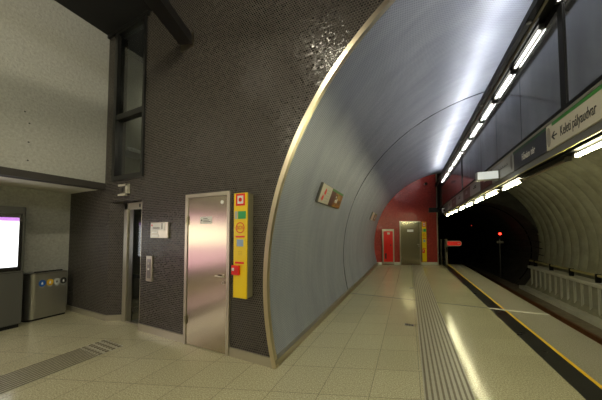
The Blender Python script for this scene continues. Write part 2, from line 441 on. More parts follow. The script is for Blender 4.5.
# ------------------------------------------------------------------ left side: upper wall, fascia, soffit, recess
b = MB(); b.box((UL-.25, -9, 2.54), (UL, YW, ZC)); struct(b.build('wall_left_upper', M['render']), 'rough pale grey plaster wall above the recess', 'wall')
b = MB(); b.box((UL-.20, -9, 2.43), (UL+.015, YW, 2.54)); struct(b.build('trim_2', M['fascia']), 'dark fascia strip below the plaster wall', 'trim')
b = MB(); b.face([(UR-.05, -9, 2.435), (UL-.01, -9, 2.435), (UL-.01, YW, 2.435), (UR-.05, YW, 2.435)]); struct(b.build('ceiling_recess', M['soffit'], merge=False), 'pale soffit over the recess with the bins', 'ceiling')
b = MB(); b.box((UR-.2, -9, 0), (UR, YW, 2.435)); struct(b.build('wall_left', M['render']), 'grey plaster wall of the recess behind bins and kiosk', 'wall')
b = MB(); b.box((UR, -9, 0), (UR+.015, YW-.02, .09)); struct(b.build('baseboard_left', M['steel']))
b = MB(); b.box((UL-.3, -9, ZC), (2.6, YW+2.2, ZC+.1)); struct(b.build('ceiling', M['ceil']), 'black ceiling over the hall', 'ceiling')
b = MB(); b.box((UL, YW-.04, 5.36), (-4.0, YW, ZC)); struct(b.build('trim_3', M['frame']))
b = MB()
for (y_, z_) in ((1.40, 3.43), (1.45, 3.27), (1.45, 2.98), (1.45, 2.70), (.9, 3.0), (.9, 3.5)): b.cyl((UL-.01, y_, z_), (UL+.002, y_, z_), .011, 10)
struct(b.build('formwork_holes', M['ink'], merge=False), 'small black round holes in the pale plaster wall', 'holes')
# back of hall
b = MB(); b.box((-6.7, -9.2, 0), (CX+R+.3, -9, 5.5)); struct(b.build('wall_front', M['concrete_dark']))
# ------------------------------------------------------------------ glazing above the lift
x0, x1, z0, z1 = -4.97, -4.06, 2.55, 5.40
g = empty('window_1', (x0, YW, z0)); g['kind'] = 'structure'; g['label'] = 'tall dark-framed glazing of the lift shaft above the lift'; g['category'] = 'window'
W_, H_ = x1-x0, z1-z0
b = MB(); f = .085
b.box((0, -.03, 0), (f, .10, H_)); b.box((W_-f*.6, -.03, 0), (W_, .10, H_)); b.box((f, -.03, 0), (W_-f*.6, .10, f)); b.box((f, -.03, H_-f), (W_-f*.6, .10, H_)); b.box((f, -.02, 1.13), (W_-f*.6, .10, 1.23))
b.build('window_frame', M['frame'], g)
MB().box((f, .03, f), (W_-f*.6, .045, 1.13)).build('pane', M['glass'], g)
MB().box((f, .03, 1.23), (W_-f*.6, .045, H_-f)).build('pane', M['glass'], g)
# shaft behind glazing
b = MB(); ys = YW+1.9
b.face([(-5.4, ys, 0), (-3.9, ys, 0), (-3.9, ys, 5.6), (-5.4, ys, 5.6)]); b.face([(-5.4, YW+.2, 0), (-5.4, ys, 0), (-5.4, ys, 5.6), (-5.4, YW+.2, 5.6)]); b.face([(-3.9, YW+.2, 0), (-3.9, ys, 0), (-3.9, ys, 5.6), (-3.9, YW+.2, 5.6)])
struct(b.build('wall_shaft', M['shaft'], merge=False))
b = MB(); b.box((-4.62, ys-.35, 0), (-4.50, ys-.25, 5.4)); struct(b.build('shaft_guide', M['black']), 'dark guide column inside the lift shaft', 'column')
t = empty('shaft_lamp', (-5.33, YW+1.1, 4.3)); MB().box((-.04, -.05, -.6), (0, .05, .6)).build('housing', M['steel_d'], t)
MB().cyl((.03, 0, -.55), (.03, 0, .55), .015).build('tube', emis('tube_shaft', (1, .95, .75), 22), t); tag(t, 'shaft lamp tube behind the glazing at the left', 'lamp')
t = empty('cable_bundle', (-5.0, 2.70, 3.24)); MB().box((-.39, 0, -.03), (.05, .42, 0)).build('tray', M['greylab'], t)
for i in range(8): MB().sphere((random.uniform(-.06, .0), .05+i*.045, .035+random.uniform(0, .02)), .04, 8, 6).build('coil', M['greylab'], t, smooth=True)
tag(t, 'pale coiled cables on a tray inside the lift shaft', 'cable')
# ------------------------------------------------------------------ lift portal
g = empty('door_3', (-4.77, YW+.10, 0)); g['kind'] = 'structure'; g['label'] = 'narrow steel lift portal with dark glass door'; g['category'] = 'door'
b = MB(); b.box((0, 0, 0), (.10, .10, 2.15)); b.box((.64, -.08, 0), (.69, .08, 2.15)); b.box((0, 0, 2.03), (.69, .10, 2.15)); b.box((0, 0, 0), (.69, .10, .012)); b.build('frame', M['steel'], g, bevel=.004)
b = MB(); b.box((.11, .03, .01), (.20, .06, 2.03)); b.box((.20, .03, .01), (.23, .06, 2.03)); b.build('door_leaf_frame', M['steel_d'], g)
MB().box((.23, .035, .02), (.64, .05, 2.03)).build('glass_leaf', M['glass'], g)
b = MB(); b.box((.23, .045, .8), (.64, .055, .86)); b.build('rail', M['black'], g)
b = MB(); b.box((.44, -.004, 2.06), (.48, 0, 2.12)); b.build('indicator_window', M['ink'], g)
b = MB(); b.box((.15, .07, 0), (.90, .9, .005)); b.build('car_floor', M['steel_d'], g)
# lift sign bracket above the lift
t = empty('lift_sign', (-4.72, YW, 2.26))
b = MB(); b.box((0, -.045, 0), (.28, 0, .035)); b.box((0, -.045, .17), (.28, 0, .205)); b.box((.22, -.045, 0), (.28, 0, .205)); b.build('bracket', M['cream'], t, bevel=.003)
MB().box((.02, -.02, .035), (.21, 0, .17)).build('panel', M['steel_d'], t)
text_mesh('1', .11, 'number', M['ink'], t, (.10, -.022, .10), (pi/2, 0, 0), 'CENTER')
tag(t, 'small pale bracket sign on the mosaic wall above the lift', 'sign')
# call panel and information plate
t = empty('lift_call_panel', (-3.83, YW, .82))
MB().box((-.075, -.022, 0), (.075, 0, .41)).build('plate', M['steel'], t, bevel=.006)
MB().box((-.045, -.026, .05), (.045, -.02, .36)).build('inset', M['steel_d'], t)
b = MB(); b.cyl((0, -.026, .20), (0, -.034, .20), .018, 16); b.build('button', M['white'], t, smooth=True)
MB().cyl((0, -.026, .29), (0, -.034, .29), .018, 16).build('button', M['steel'], t, smooth=True)
tag(t, 'upright steel lift call panel on the mosaic wall beside the lift', 'call panel')
t = empty('information_plate', (-3.59, YW, 1.52))
MB().box((-.21, -.03, 0), (.21, 0, .25)).build('plate', M['steel'], t, bevel=.004)
MB().box((-.195, -.034, .12), (.14, -.03, .235)).build('notice', M['white'], t)
MB().box((-.18, -.036, .19), (-.155, -.034, .215)).build('red_mark', M['red'], t)
b = MB(); b.box((.07, -.036, .14), (.085, -.034, .22)); b.cyl((.078, -.034, .228), (.078, -.036, .228), .008, 10); b.build('figure_mark', M['ink'], t)
b = MB()
for k in range(2): b.box((-.14, -.036, .145+k*.02), (.02, -.034, .152+k*.02))
b.build('print', M['ink'], t)
MB().box((-.17, -.034, .02), (.0, -.030, .055)).build('braille_label', M['white'], t); MB().box((-.17, -.034, .075), (-.03, -.030, .105)).build('braille_label', M['white'], t)
tag(t, 'steel information plate with white notice beside the lift', 'sign')
# ------------------------------------------------------------------ service door in the mosaic wall
def steel_door(name, w_, h_, hinge_left=True):
    g = empty(name, (0, 0, 0)); f = .05
    b = MB(); b.box((0, -.035, 0), (f, .02, h_)); b.box((w_-f, -.035, 0), (w_, .02, h_)); b.box((f, -.035, h_-f), (w_-f, .02, h_)); b.build('frame', M['steel'], g, bevel=.004)
    leaf = MB().box((f+.004, -.022, .012), (w_-f-.004, .01, h_-f-.004)).build('door_leaf', M['door_steel'], g)
    b = MB(); hx, hz = w_-f-.06, 1.02
    b.cyl((hx, -.022, hz), (hx, -.03, hz), .022, 16); b.cyl((hx, -.03, hz), (hx, -.06, hz), .009, 10); b.cyl((hx, -.058, hz), (hx-.11, -.058, hz+.005), .009, 10)
    b.cyl((hx, -.022, hz-.085), (hx, -.032, hz-.085), .020, 16); b.build('handle', M['steel'], g, smooth=True)
    for z in (.35, h_-.38): MB().cyl((.045, -.045, z-.06), (.045, -.045, z+.06), .011, 10).build('hinge', M['steel'], g, smooth=True)
    return g
g = steel_door('door_1', .845, 2.165); g.location = (-3.0, YW, 0); g['kind'] = 'structure'; g['label'] = 'tall brushed steel service door in the brown mosaic wall'; g['category'] = 'door'
b = MB(); b.box((.30, -.026, 1.73), (.52, -.022, 1.83)); b.build('door_notice', M['white'], g)
b = MB(); b.cyl((.33, -.026, 1.78), (.33, -.028, 1.78), .012, 10)
for k in range(3): b.box((.36, -.0275, 1.755+k*.022), (.50-.03*k, -.026, 1.762+k*.022))
b.build('notice_print', M['ink'], g)
b = MB(); b.cyl((.70, -.022, 2.02), (.70, -.025, 2.02), .028, 16); b.build('sticker', M['white'], g)
# ------------------------------------------------------------------ yellow emergency call columns
def call_column():
    g = empty('emergency_call_column', (0, 0, 0)); w_, z0, z1, d = .205, 0, 1.30, .13
    b = MB(); b.box((-w_/2, -d, z0), (w_/2, -d+.02, z1)); b.build('front_panel', M['yellow'], g, bevel=.003)
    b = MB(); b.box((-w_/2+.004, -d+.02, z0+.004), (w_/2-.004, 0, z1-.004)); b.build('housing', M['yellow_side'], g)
    y = -d-.001
    def lab(name, x0, x1, za, zb, m, dy=.002): return MB().box((x0, y-dy, za), (x1, y+.001, zb)).build(name, m, g)
    l = lab('alarm_label', -.07, .07, 1.14, 1.29, M['red']); MB().box((-.045, y-.004, 1.165), (.045, y-.002, 1.265)).build('white_square', M['white'], l)
    MB().cyl((0, y-.004, 1.215), (0, y-.006, 1.215), .026, 16).build('red_dot', M['red'], l)
    lab('green_label', -.035, .085, .975, 1.07, M['greend'])
    lab('first_aid_label', -.085, -.045, .975, 1.07, M['greylab'])
    b = MB(); n = 24
    for i in range(n):
        a0, a1 = 2*pi*i/n, 2*pi*(i+1)/n; q = []
        for (a_, r_) in ((a0, .068), (a1, .068), (a1, .057), (a0, .057)): q.append((r_*cos(a_), y-.002, .865+r_*sin(a_)))
        b.face(q)
    b.build('sos_ring', M['red'], g)
    text_mesh('SOS', .062, 'sos_text', M['red'], g, (0, y-.002, .865), (pi/2, 0, 0), 'CENTER')
    lab('red_strip', -.07, .07, .745, .765, M['red']); lab('display', -.05, .05, .635, .72, M['lcd'])
    b = MB()
    for i in range(3):
        for j in range(3): b.cyl((-.02+i*.02, y, .53+j*.02), (-.02+i*.02, y-.002, .53+j*.02), .005, 8)
    b.build('speaker_holes', M['amber'], g)
    lab('red_strip', -.075, .06, .42, .445, M['red'])
    b = MB(); b.box((-.105, y-.035, .285), (.005, y, .40)); bx = b.build('alarm_box', M['red'], g, bevel=.004)
    MB().box((-.095, y-.037, .335), (-.06, y-.034, .37)).build('white_mark', M['white'], bx)
    return g
cc = call_column(); cc.location = (-1.90, YW, .80)
tag(cc, 'yellow emergency call column on the brown mosaic wall right of the steel door', 'call point')
# ------------------------------------------------------------------ end wall (red mosaic) with fittings
b = MB()
def in_s(s): p = E0+EU*s; return p
S1 = 3.15
for i in range(60):
    s0, s1 = -.15+(S1+.15)*i/60, -.15+(S1+.15)*(i+1)/60
    P = []
    top = []
    for s in (s0, s1):
        X = E0.x+EU.x*s; d = R*R-(X-CX)**2
        top.append((CZ+sqrt(d)+.01, CZ-sqrt(d)) if d > 0 else (CZ, CZ))
    a, c = in_s(s0), in_s(s1)
    zb0, zb1 = max(0, top[0][1]), max(0, top[1][1])
    b.face([(a.x, a.y, zb0), (c.x, c.y, zb1), (c.x, c.y, top[1][0]), (a.x, a.y, top[0][0])], [(s0, zb0), (s1, zb1), (s1, top[1][0]), (s0, top[0][0])])
struct(b.build('wall_end', M['red_mosaic'], merge=True, recalc=False), 'arched dark red mosaic wall at the end of the platform', 'wall')
b = MB().box((S1-.02, -.03, 0), (S1+.03, .3, 4.66)).xf(EM); struct(b.build('trim_4', M['steel']), 'steel edge strip of the red wall', 'trim')
b = MB().box((.0, -.02, 0), (.31, 0, .12)).box((.92, -.02, 0), (1.21, 0, .12)).box((2.30, -.02, 0), (S1-.02, 0, .12)).xf(EM); struct(b.build('baseboard_end', M['soffit']), 'pale skirting of the red wall', 'baseboard')
g = steel_door('door_2', 1.07, 2.21); g.matrix_world = EM @ Matrix.Translation((1.22, 0, 0)); g['kind'] = 'structure'; g['label'] = 'grey steel door in the red mosaic wall'; g['category'] = 'door'
MB().box((.38, -.028, 1.66), (.70, -.022, 1.78)).build('door_notice', M['white'], g)
c2 = copy_tree(cc); c2.matrix_world = EM @ Matrix.Translation((2.42, 0, .16)) @ Matrix.Diagonal((1.08, .9, 1.54, 1)); tag(c2, 'yellow emergency call column on the red end wall', 'call point')
g = empty('fire_cabinet'); g.matrix_world = EM @ Matrix.Translation((.32, 0, .03))
b = MB(); b.box((0, -.08, 0), (.06, 0, 1.77)); b.box((.53, -.08, 0), (.59, 0, 1.77)); b.box((.06, -.08, 1.66), (.53, 0, 1.77)); b.box((.06, -.08, 0), (.53, 0, .11)); b.build('frame', M['steel'], g)
dr = MB().box((.062, -.07, .112), (.528, -.01, 1.658)).build('door', M['red'], g)
b = MB(); b.box((.12, -.075, .26), (.20, -.07, .54)); b.cyl((.16, -.078, .5), (.16, -.07, .5), .05, 12); b.build('hose_mark', M['ink'], dr)
b = MB(); b.box((.40, -.09, .92), (.43, -.07, .99)); b.build('handle', M['ink'], dr)
b = MB(); b.box((.25, -.073, 1.50), (.38, -.07, 1.60)); b.build('label_mark', M['cream'], dr)
tag(g, 'bright red fire cabinet with grey frame on the red end wall', 'fire cabinet')
g = empty('security_camera'); g.matrix_world = EM @ Matrix.Translation((2.57, 0, 4.12))
MB().cyl((0, 0, 0), (0, -.06, 0), .05, 14).build('mount', M['white'], g, smooth=True)
MB().sphere((0, -.11, -.01), .075, 14, 10).build('dome', M['blackgloss'], g, smooth=True)
tag(g, 'small black dome camera high on the red end wall', 'camera')
# platform end gate and lit arrow sign
g = empty('platform_end_gate'); g.matrix_world = EM @ Matrix.Translation((3.30, 0, 0))
MB().box((0, -.03, 0), (.05, .03, 1.30)).build('post', M['steel_d'], g)
p_ = MB().box((.235, -.05, 0), (.325, .05, 1.30)).build('post', M['steel'], g)
MB().box((.245, -.056, .62), (.315, -.05, .88)).build('lock_box', M['ink'], p_)
for z in (.25, .75, 1.2): MB().box((.05, -.012, z), (.235, .012, z+.03)).build('rail', M['black'], g)
tag(g, 'low steel gate posts beside the red wall at the platform end', 'gate')
g = empty('arrow_sign'); g.matrix_world = EM @ Matrix.Translation((3.63, 0, 1.07))
def pill(x1, r_, n=12, x0=0):
    return [(x0, -r_)] + [(x1-r_+r_*cos(a_), r_*sin(a_)) for a_ in [(-pi/2)+pi*i/n for i in range(n+1)]] + [(x0, r_)]
MB().prism(pill(.74, .135), 'y', -.03, .03).build('surround', M['white'], g)
MB().prism(pill(.705, .10, x0=.01), 'y', -.036, -.028).build('red_panel', M['redsign'], g)
b = MB(); b.box((.55, -.040, -.014), (.66, -.036, .014)); b.prism([(.56, -.04), (.56, .04), (.51, 0)], 'y', -.040, -.036); b.build('arrow_mark', M['white'], g)
tag(g, 'red sign with rounded end sticking out from the platform end gate', 'sign')

# ------------------------------------------------------------------ right side of the tunnel: ribbed concrete
b = MB(); N = 40; tA, tB = radians(-35), radians(97)
ys = []; y = -9.
while y < 15.25: ys += [(y, 0), (y+.10, .035), (y+.42, .035), (y+.50, 0)]; y += .5
ys.append((15.3, 0))
ys = [q for i, q in enumerate(ys) if i == 0 or q[0]-ys[i-1][0] > .001]
def cr(th, off): r_ = R-.0-off; return CX+r_*cos(th), CZ+r_*sin(th)
for (ya, oa), (yb, ob) in zip(ys[:-1], ys[1:]):
    for i in range(N):
        t0, t1 = tA+(tB-tA)*i/N, tA+(tB-tA)*(i+1)/N
        o0 = lambda th, o_: cr(th, o_ - (.06 if th > pi/2-.45 else 0))
        (xa, za), (xb, zb) = o0(t0, oa), o0(t1, oa); (xc, zc), (xd, zd) = o0(t1, ob), o0(t0, ob)
        b.face([(xa, ya, za), (xb, ya, zb), (xc, yb, zc), (xd, yb, zd)])
struct(b.build('wall_right', M['concrete'], smooth=True), 'ribbed concrete side of the tunnel across the track', 'wall')
# headwall with bore opening + running bore
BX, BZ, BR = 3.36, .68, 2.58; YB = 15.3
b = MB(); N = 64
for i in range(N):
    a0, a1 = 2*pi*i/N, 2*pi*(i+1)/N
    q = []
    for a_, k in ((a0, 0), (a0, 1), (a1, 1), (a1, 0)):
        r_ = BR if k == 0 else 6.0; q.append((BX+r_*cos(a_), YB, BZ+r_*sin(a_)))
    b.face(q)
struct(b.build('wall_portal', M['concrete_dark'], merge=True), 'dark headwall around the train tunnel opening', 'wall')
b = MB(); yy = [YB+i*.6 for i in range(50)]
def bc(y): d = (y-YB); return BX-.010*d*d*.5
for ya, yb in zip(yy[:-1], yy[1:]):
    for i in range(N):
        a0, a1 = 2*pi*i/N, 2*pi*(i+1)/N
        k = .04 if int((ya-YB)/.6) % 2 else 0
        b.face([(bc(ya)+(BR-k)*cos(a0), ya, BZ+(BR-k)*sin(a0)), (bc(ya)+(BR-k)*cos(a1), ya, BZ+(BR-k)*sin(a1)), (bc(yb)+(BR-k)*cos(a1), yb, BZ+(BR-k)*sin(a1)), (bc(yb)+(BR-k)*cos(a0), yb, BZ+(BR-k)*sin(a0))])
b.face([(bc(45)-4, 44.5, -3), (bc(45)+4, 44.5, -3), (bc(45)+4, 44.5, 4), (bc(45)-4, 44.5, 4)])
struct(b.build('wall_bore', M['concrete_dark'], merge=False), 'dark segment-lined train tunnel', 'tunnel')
b = MB(); b.box((1.5, -9, -1.5), (5.9, 40, -1.15)); struct(b.build('track_bed', M['bed']), 'dusty concrete track bed', 'track bed')
b = MB(); b.box((4.95, -9, -1.2), (5.35, YB, -1.0)); struct(b.build('drain_kerb', M['ledge'], bevel=.02), 'concrete kerb beside the track', 'kerb')
for x_, lab in ((4.18, 'rust-brown rail on the far side of the track'), (2.95, 'rust-brown rail below the platform edge')):
    prof = [(-.07, 0), (.07, 0), (.07, .02), (.012, .035), (.012, .12), (.036, .13), (.036, .17), (-.036, .17), (-.036, .13), (-.012, .12), (-.012, .035), (-.07, .02)]
    b = MB().prism([(x_+p, -1.12+q) for p, q in prof], 'y', -9, 40); tag(b.build('rail', M['rust']), lab, 'rail')
# cable ledge with finned panels
g = empty('cable_trough', (5.3, 0, 0))
MB().box((-.06, 2, -.10), (.42, YB-.2, .02)).build('cover_ledge', M['ledge'], g, bevel=.01)
MB().box((.05, 2, -1.1), (.10, YB-.2, -.06)).build('panel', M['fin'], g)
b = MB(); y = 2.1
while y < YB-.2: b.box((.0, y, -1.05), (.05, y+.05, -.10)); y += .4
b.build('ribs', M['ledge'], g)
tag(g, 'long concrete cable trough with ribbed front across the track', 'cable trough')
g = empty('yellow_pipe', (0, 0, 0)); MB().cyl((5.42, 2, .24), (5.42, YB, .24), .045, 12).build('pipe', M['pipe'], g, smooth=True)
y = 2.6
while y < YB: MB().box((5.36, y, .02), (5.48, y+.06, .30)).build('bracket', M['black'], g); y += 1.35; tag(g, 'yellow pipe with black brackets running above the cable trough', 'pipe')
# cables in the bore and the signal
g = empty('tunnel_cables', (0, 0, 0))
for k in range(6):
    a_ = radians(-10+k*7.5); b = MB()
    for i in range(12):
        ya, yb = YB-.3+i*1.2, YB-.3+(i+1)*1.2
        b.cyl((bc(ya)+(BR-.15)*cos(a_), ya, BZ+(BR-.15)*sin(a_)-.05*sin(pi*((ya*1.3) % 1))), (bc(yb)+(BR-.15)*cos(a_), yb, BZ+(BR-.15)*sin(a_)), .028, 6)
    b  .build('cable', M['concrete_dark'], g, smooth=True)
tag(g, 'bundle of cables along the right side of the dark train tunnel', 'cables')
g = empty('track_signal', (5.0, 18, -1.15))
MB().cyl((0, 0, 0), (0, 0, 2.45), .035, 10).build('mast', M['steel_d'], g)
MB().box((-.11, -.08, 2.42), (.11, .08, 3.0)).build('head', M['black'], g, bevel=.02)
MB().cyl((0, -.08, 2.70), (0, -.10, 2.70), .07, 16).build('red_lamp', M['redlamp'], g)
MB().box((-.16, -.06, 2.13), (.16, -.04, 2.27)).build('number_plate', M['cream'], g)
b = MB(); b.box((-.12, -.065, 2.18), (-.05, -.06, 2.22)); b.box((-.03, -.065, 2.18), (.04, -.06, 2.22)); b.box((.06, -.065, 2.18), (.11, -.06, 2.22)); b.build('plate_print', M['ink'], g)
tag(g, 'track signal showing a red light in the dark train tunnel', 'signal')
g = empty('small_signal', (4.6, 23, 2.2)); MB().box((-.08, -.05, -.1), (.08, .05, .1)).build('head', M['black'], g); MB().cyl((0, -.05, 0), (0, -.06, 0), .02, 10).build('lamp', emis('red_dim', (1, .05, .03), .8), g); tag(g, 'faint red light deeper in the train tunnel', 'signal')

# ------------------------------------------------------------------ reflecting screen above the platform edge
YE = 13.75
b = MB(); b.box((XM-.185, -9, 3.98), (XM+.06, YE, 4.06)); b.box((XM-.0, -9, 3.885), (XM+.06, YE, 3.98)); b.box((XM+.0, -9, 4.06), (XM+.03, YE, 4.32)); 
g = empty('lamp_channel', (0, 0, 0)); b.build('channel', M['black'], g)
MB().prism([(XM-.115, 3.98), (XM-.115, 3.972), (XM-.095, 3.962), (XM-.095, 3.98)], 'y', -9, YE).build('steel_edge', M['steel_d'], g)
y = -.4
while y < YE: MB().cyl((XM-.15, y, 3.98), (XM-.15, y, 3.965), .022, 12).build('fixing', M['steel_d'], g); y += 1.9
tag(g, 'long black lamp channel under the crown of the vault', 'lamp channel')
posts = [-6.61, -1.73, 3.15, 8.03, 12.9]
edges = []
for a_, c_ in zip(posts[:-1], posts[1:]):
    edges += [a_+(c_-a_)*i/5 for i in range(5)]
edges.append(12.9); edges.append(YE)
ordn = ['first', 'second', 'third', 'fourth', 'fifth', 'sixth', 'seventh', 'eighth', 'ninth', 'tenth', 'eleventh', 'twelfth', 'thirteenth', 'fourteenth', 'fifteenth', 'sixteenth', 'seventeenth', 'eighteenth', 'nineteenth', 'twentieth']
k = 0
scr = tag(empty('platform_screen', (0, 0, 0)), 'long grey reflecting screen between the lamp channel and the hanging signs', 'screen')
for i, (ya, yb) in enumerate(zip(edges[:-1], edges[1:])):
    if yb < -3: continue
    MB().box((XM, ya+.006, 2.83), (XM+.012, yb-.006, 3.882)).build('panel', M['mirror'], scr)
for i, y in enumerate(posts[1:]):
    MB().box((XM-.012, y-(.045 if y < 4 else .03), 2.83), (XM-.0, y+(.045 if y < 4 else .03), 3.882)).build('post', M['black'], scr, bevel=.004)
MB().box((XM-.04, -6.6, 2.797), (XM+.05, YE, 2.83)).build('bottom_rail', M['black'], scr)
# sign beam
g = empty('sign_beam', (0, 0, 0))
MB().box((XM-.035, -6.6, 2.768), (XM+.05, 12.0, 2.795)).build('top_rail', M['steel'], g)
MB().box((XM, -6.6, 2.46), (XM+.05, 12.0, 2.768)).build('body', M['beam'], g)
MB().box((XM-.012, -6.6, 2.425), (XM+.006, 12.0, 2.52)).build('lower_face', M['beam'], g)
MB().box((XM+.006, -6.6, 2.425), (XM+.010, 12.0, 2.46)).build('added_black_liner', M['black'], g)  # black liner added so the lamp-lit inner face does not show bright
MB().box((XM+.05, -6.6, 2.482), (XM+.055, 12.0, 2.77)).build('back_liner', M['black'], g)
MB().box((XM-.014, -6.6, 2.417), (XM-.0, 12.0, 2.425)).build('lip', M['pipe'], g)
MB().box((XM+.26, -6.6, 2.46), (XM+.275, 12.0, 2.60)).build('rear_face', M['black'], g)
MB().box((XM+.05, -6.6, 2.46), (XM+.27, 12.0, 2.48)).build('reflector', M['black'], g)
tag(g, 'long grey metal sign beam hanging along the platform', 'beam')
RX = (pi/2, 0, -pi/2)   # text on a face looking towards -X
def sign(ya, yb, m, label, thick=.03, z0=2.496, z1=2.764, xf=XM-.001):
    ya *= .978; yb *= .978; t = empty('hanging_sign', (xf, ya, z0)); MB().box((-thick, 0, 0), (0, yb-ya, z1-z0)).build('panel', m, t, bevel=.003); return tag(t, label, 'sign')
# near: cream sign, text runs (seen from the platform) from far to near
t = sign(1.55, 3.51, M['cream'], 'cream direction sign with arrow and black lettering at the right')
MB().box((-.0325, 0, .233), (-.0295, 1.80, .268)).build('green_stripe', M['green'], t)
text_mesh('Keleti pályaudvar', .145, 'lettering', M['ink'], t, (-.0315, 1.66, .115), RX, 'LEFT', fit=.50)
b = MB(); b.box((-.0325, 1.715, .112), (-.030, 1.80, .126)); b.prism([(1.815, .119), (1.77, .162), (1.75, .162), (1.79, .119), (1.75, .076), (1.77, .076)][::-1], 'x', -.0325, -.030); b.build('arrow', M['ink'], t)
b = MB(); b.prism([(1.868+.036*cos(2*pi*i/24), .134+.105*sin(2*pi*i/24)) for i in range(24)], 'x', -.0325, -.030); b.build('ellipse_mark', mat('sign_taupe', (.26, .24, .20), .4), t)
t = sign(3.52, 4.42, M['signdark'], 'dark station name sign with white lettering beside the cream direction sign')
MB().box((-.0325, 0, .236), (-.0295, .88, .268)).build('green_stripe', mat('sign_green_dark', (.03, .09, .03), .4), t)
text_mesh('Fővám tér', .125, 'lettering', M['white'], t, (-.0315, .61, .11), RX, 'LEFT', fit=.36)
t = sign(4.43, 5.42, M['signgrey'], 'pale grey line map sign next to the dark station name sign')
b = MB(); b.prism([(.07+.035*cos(2*pi*i/20), .15+.11*sin(2*pi*i/20)) for i in range(20)], 'x', -.0325, -.030); b.build('ellipse_mark', M['steel_d'], t)
b = MB(); b.box((-.0325, .2, .15), (-.030, .92, .156))
for i in range(8): b.box((-.0325, .22+i*.09, .17), (-.030, .26+i*.09, .176))
b.build('map_line', M['ink'], t)
t = sign(5.43, 6.2, M['maroon'], 'maroon hanging sign right below the projecting white light box')
MB().box((-.0325, .25, .12), (-.0300, .5, .18)).build('mark', M['signgrey'], t)
seq = [(6.21, 7.15, 'signgrey', 'light grey hanging sign left of the nearest maroon sign'), (7.16, 7.95, 'maroon', 'second maroon hanging sign from the near end'), (7.96, 9.1, 'signgrey', 'light grey hanging sign between the two farther maroon signs'), (9.11, 9.9, 'maroon', 'third and farthest maroon hanging sign'), (9.91, 10.9, 'signgrey', 'farthest light grey hanging sign before the beam end')]
for ya, yb, mm, lab in seq:
    t = sign(ya, yb, M[mm], lab); L = yb-ya
    b = MB(); b.box((-.0325, L*.35, .13), (-.0300, L*.62, .155)); b.box((-.0325, L*.35, .17), (-.0300, L*.55, .19)); b.build('print', M['ink'] if mm == 'signgrey' else M['signgrey'], t)
# projecting light box
g = empty('projecting_sign', (1.08, 4.90, 2.505)); MB().box((0, 0, 0), (.30, .12, .145)).build('housing', M['signgrey'], g, bevel=.006)
MB().box((.01, -.004, .01), (.29, 0, .135)).build('front_plate', M['lbox'], g)
tag(g, 'small white projecting box sign over the maroon sign', 'sign')
g = empty('end_camera', (XM-.02, 11.9, 2.50)); MB().box((-.06, -.1, 0), (.06, .1, .18)).build('housing', M['white'], g, bevel=.02); MB().cyl((0, -.1, .09), (0, -.14, .09), .04, 10).build('lens', M['blackgloss'], g)
tag(g, 'small white camera housing at the far end of the sign beam', 'camera')
g = empty('train_monitor', (1.05, 12.3, 2.55)); MB().box((-.2, 0, 0), (.2, .12, .22)).build('housing', M['black'], g, bevel=.01); MB().box((.2, .04, .08), (XM, .08, .12)).build('arm', M['black'], g)
tag(g, 'dark box hanging in front of the red wall edge', 'monitor')

# ------------------------------------------------------------------ lamps
def lamp(name, L, m, up=True):
    t = empty(name, (0, 0, 0))
    MB().cyl((0, .04, 0), (0, L-.04, 0), .011 if up else .018, 10).build('tube', m, t, smooth=True)
    for q in (0, L-.04): MB().box((-.02, q, -.02), (.02, q+.04, .03)).build('end_cap', M['steel_d'], t)
    if up is True: MB().prism([(-.03, .035), (.02, .035), (.02, .052), (-.03, .052)], 'y', 0, L).build('reflector', M['black'], t)
    elif up is None: MB().box((-.03, 0, -.04), (.03, L, -.022)).build('reflector', M['steel'], t)
    else: MB().prism([(-.05, .045), (.05, .045), (.05, .06), (-.05, .06)], 'y', 0, L).build('reflector', M['black'], t)
    return t
ups = [(2.35, 3.15), (3.44, 4.20), (4.27, 5.02), (5.12, 5.88), (5.95, 6.83), (6.93, 7.80), (7.90, 8.80), (8.82, 9.45), (9.55, 10.35), (10.5, 11.4), (11.5, 12.3)]
for i, (a_, c_) in enumerate(ups):
    t = lamp('fluorescent_lamp', c_-a_, M['tube_up']); t.location = (XM-.022, a_, 3.925)
    tag(t, 'lit tube in the upper row under the vault, %s from the near end' % ordn[i], 'lamp', 'upper row of tube lamps')
y = 1.35
while y > -7:
    t = lamp('fluorescent_lamp', .82, M['tube_up']); t.location = (XM-.022, y, 3.925); tag(t, 'lit tube lamp of the upper row overhead behind the viewpoint', 'lamp', 'upper row of tube lamps behind the viewpoint'); y -= .95
lows = [(2.05, 3.06), (4.15, 4.90), (5.08, 5.83), (5.92, 6.66), (6.82, 7.60), (7.72, 8.52), (8.78, 9.5), (9.6, 10.3), (10.45, 11.25)]
LX, LZ = XM+.12, 2.375
for i, (a_, c_) in enumerate(lows):
    a_ *= 1.085; c_ = c_*1.085-.03; t = lamp('fluorescent_lamp', c_-a_, M['tube_low'], False); t.location = (LX, a_, LZ)
    tag(t, 'lit tube in the row under the sign beam, %s from the right edge' % ordn[i], 'lamp', 'lower row of tube lamps')
t = lamp('fluorescent_lamp', 1.05, M['bronze'], False); t.location = (LX, 3.38, LZ); tag(t, 'unlit tube lamp in the row under the sign beam, beneath the dark sign', 'lamp')
y = 1.0
while y > -7:
    t = lamp('fluorescent_lamp', .8, M['tube_low'], False); t.location = (LX, y, LZ); tag(t, 'lit tube lamp of the lower row beside the viewpoint', 'lamp', 'lower row of tube lamps behind the viewpoint'); y -= 1.0

y = -7
while y < 12.9:
    t = lamp('cove_lamp', .86, M['tube_cove'], None); t.location = (XM-.03, y, 4.29)
    tag(t, 'tube lamp above the black channel, lighting the vault', 'lamp', 'cove lamps above the channel'); y += .95
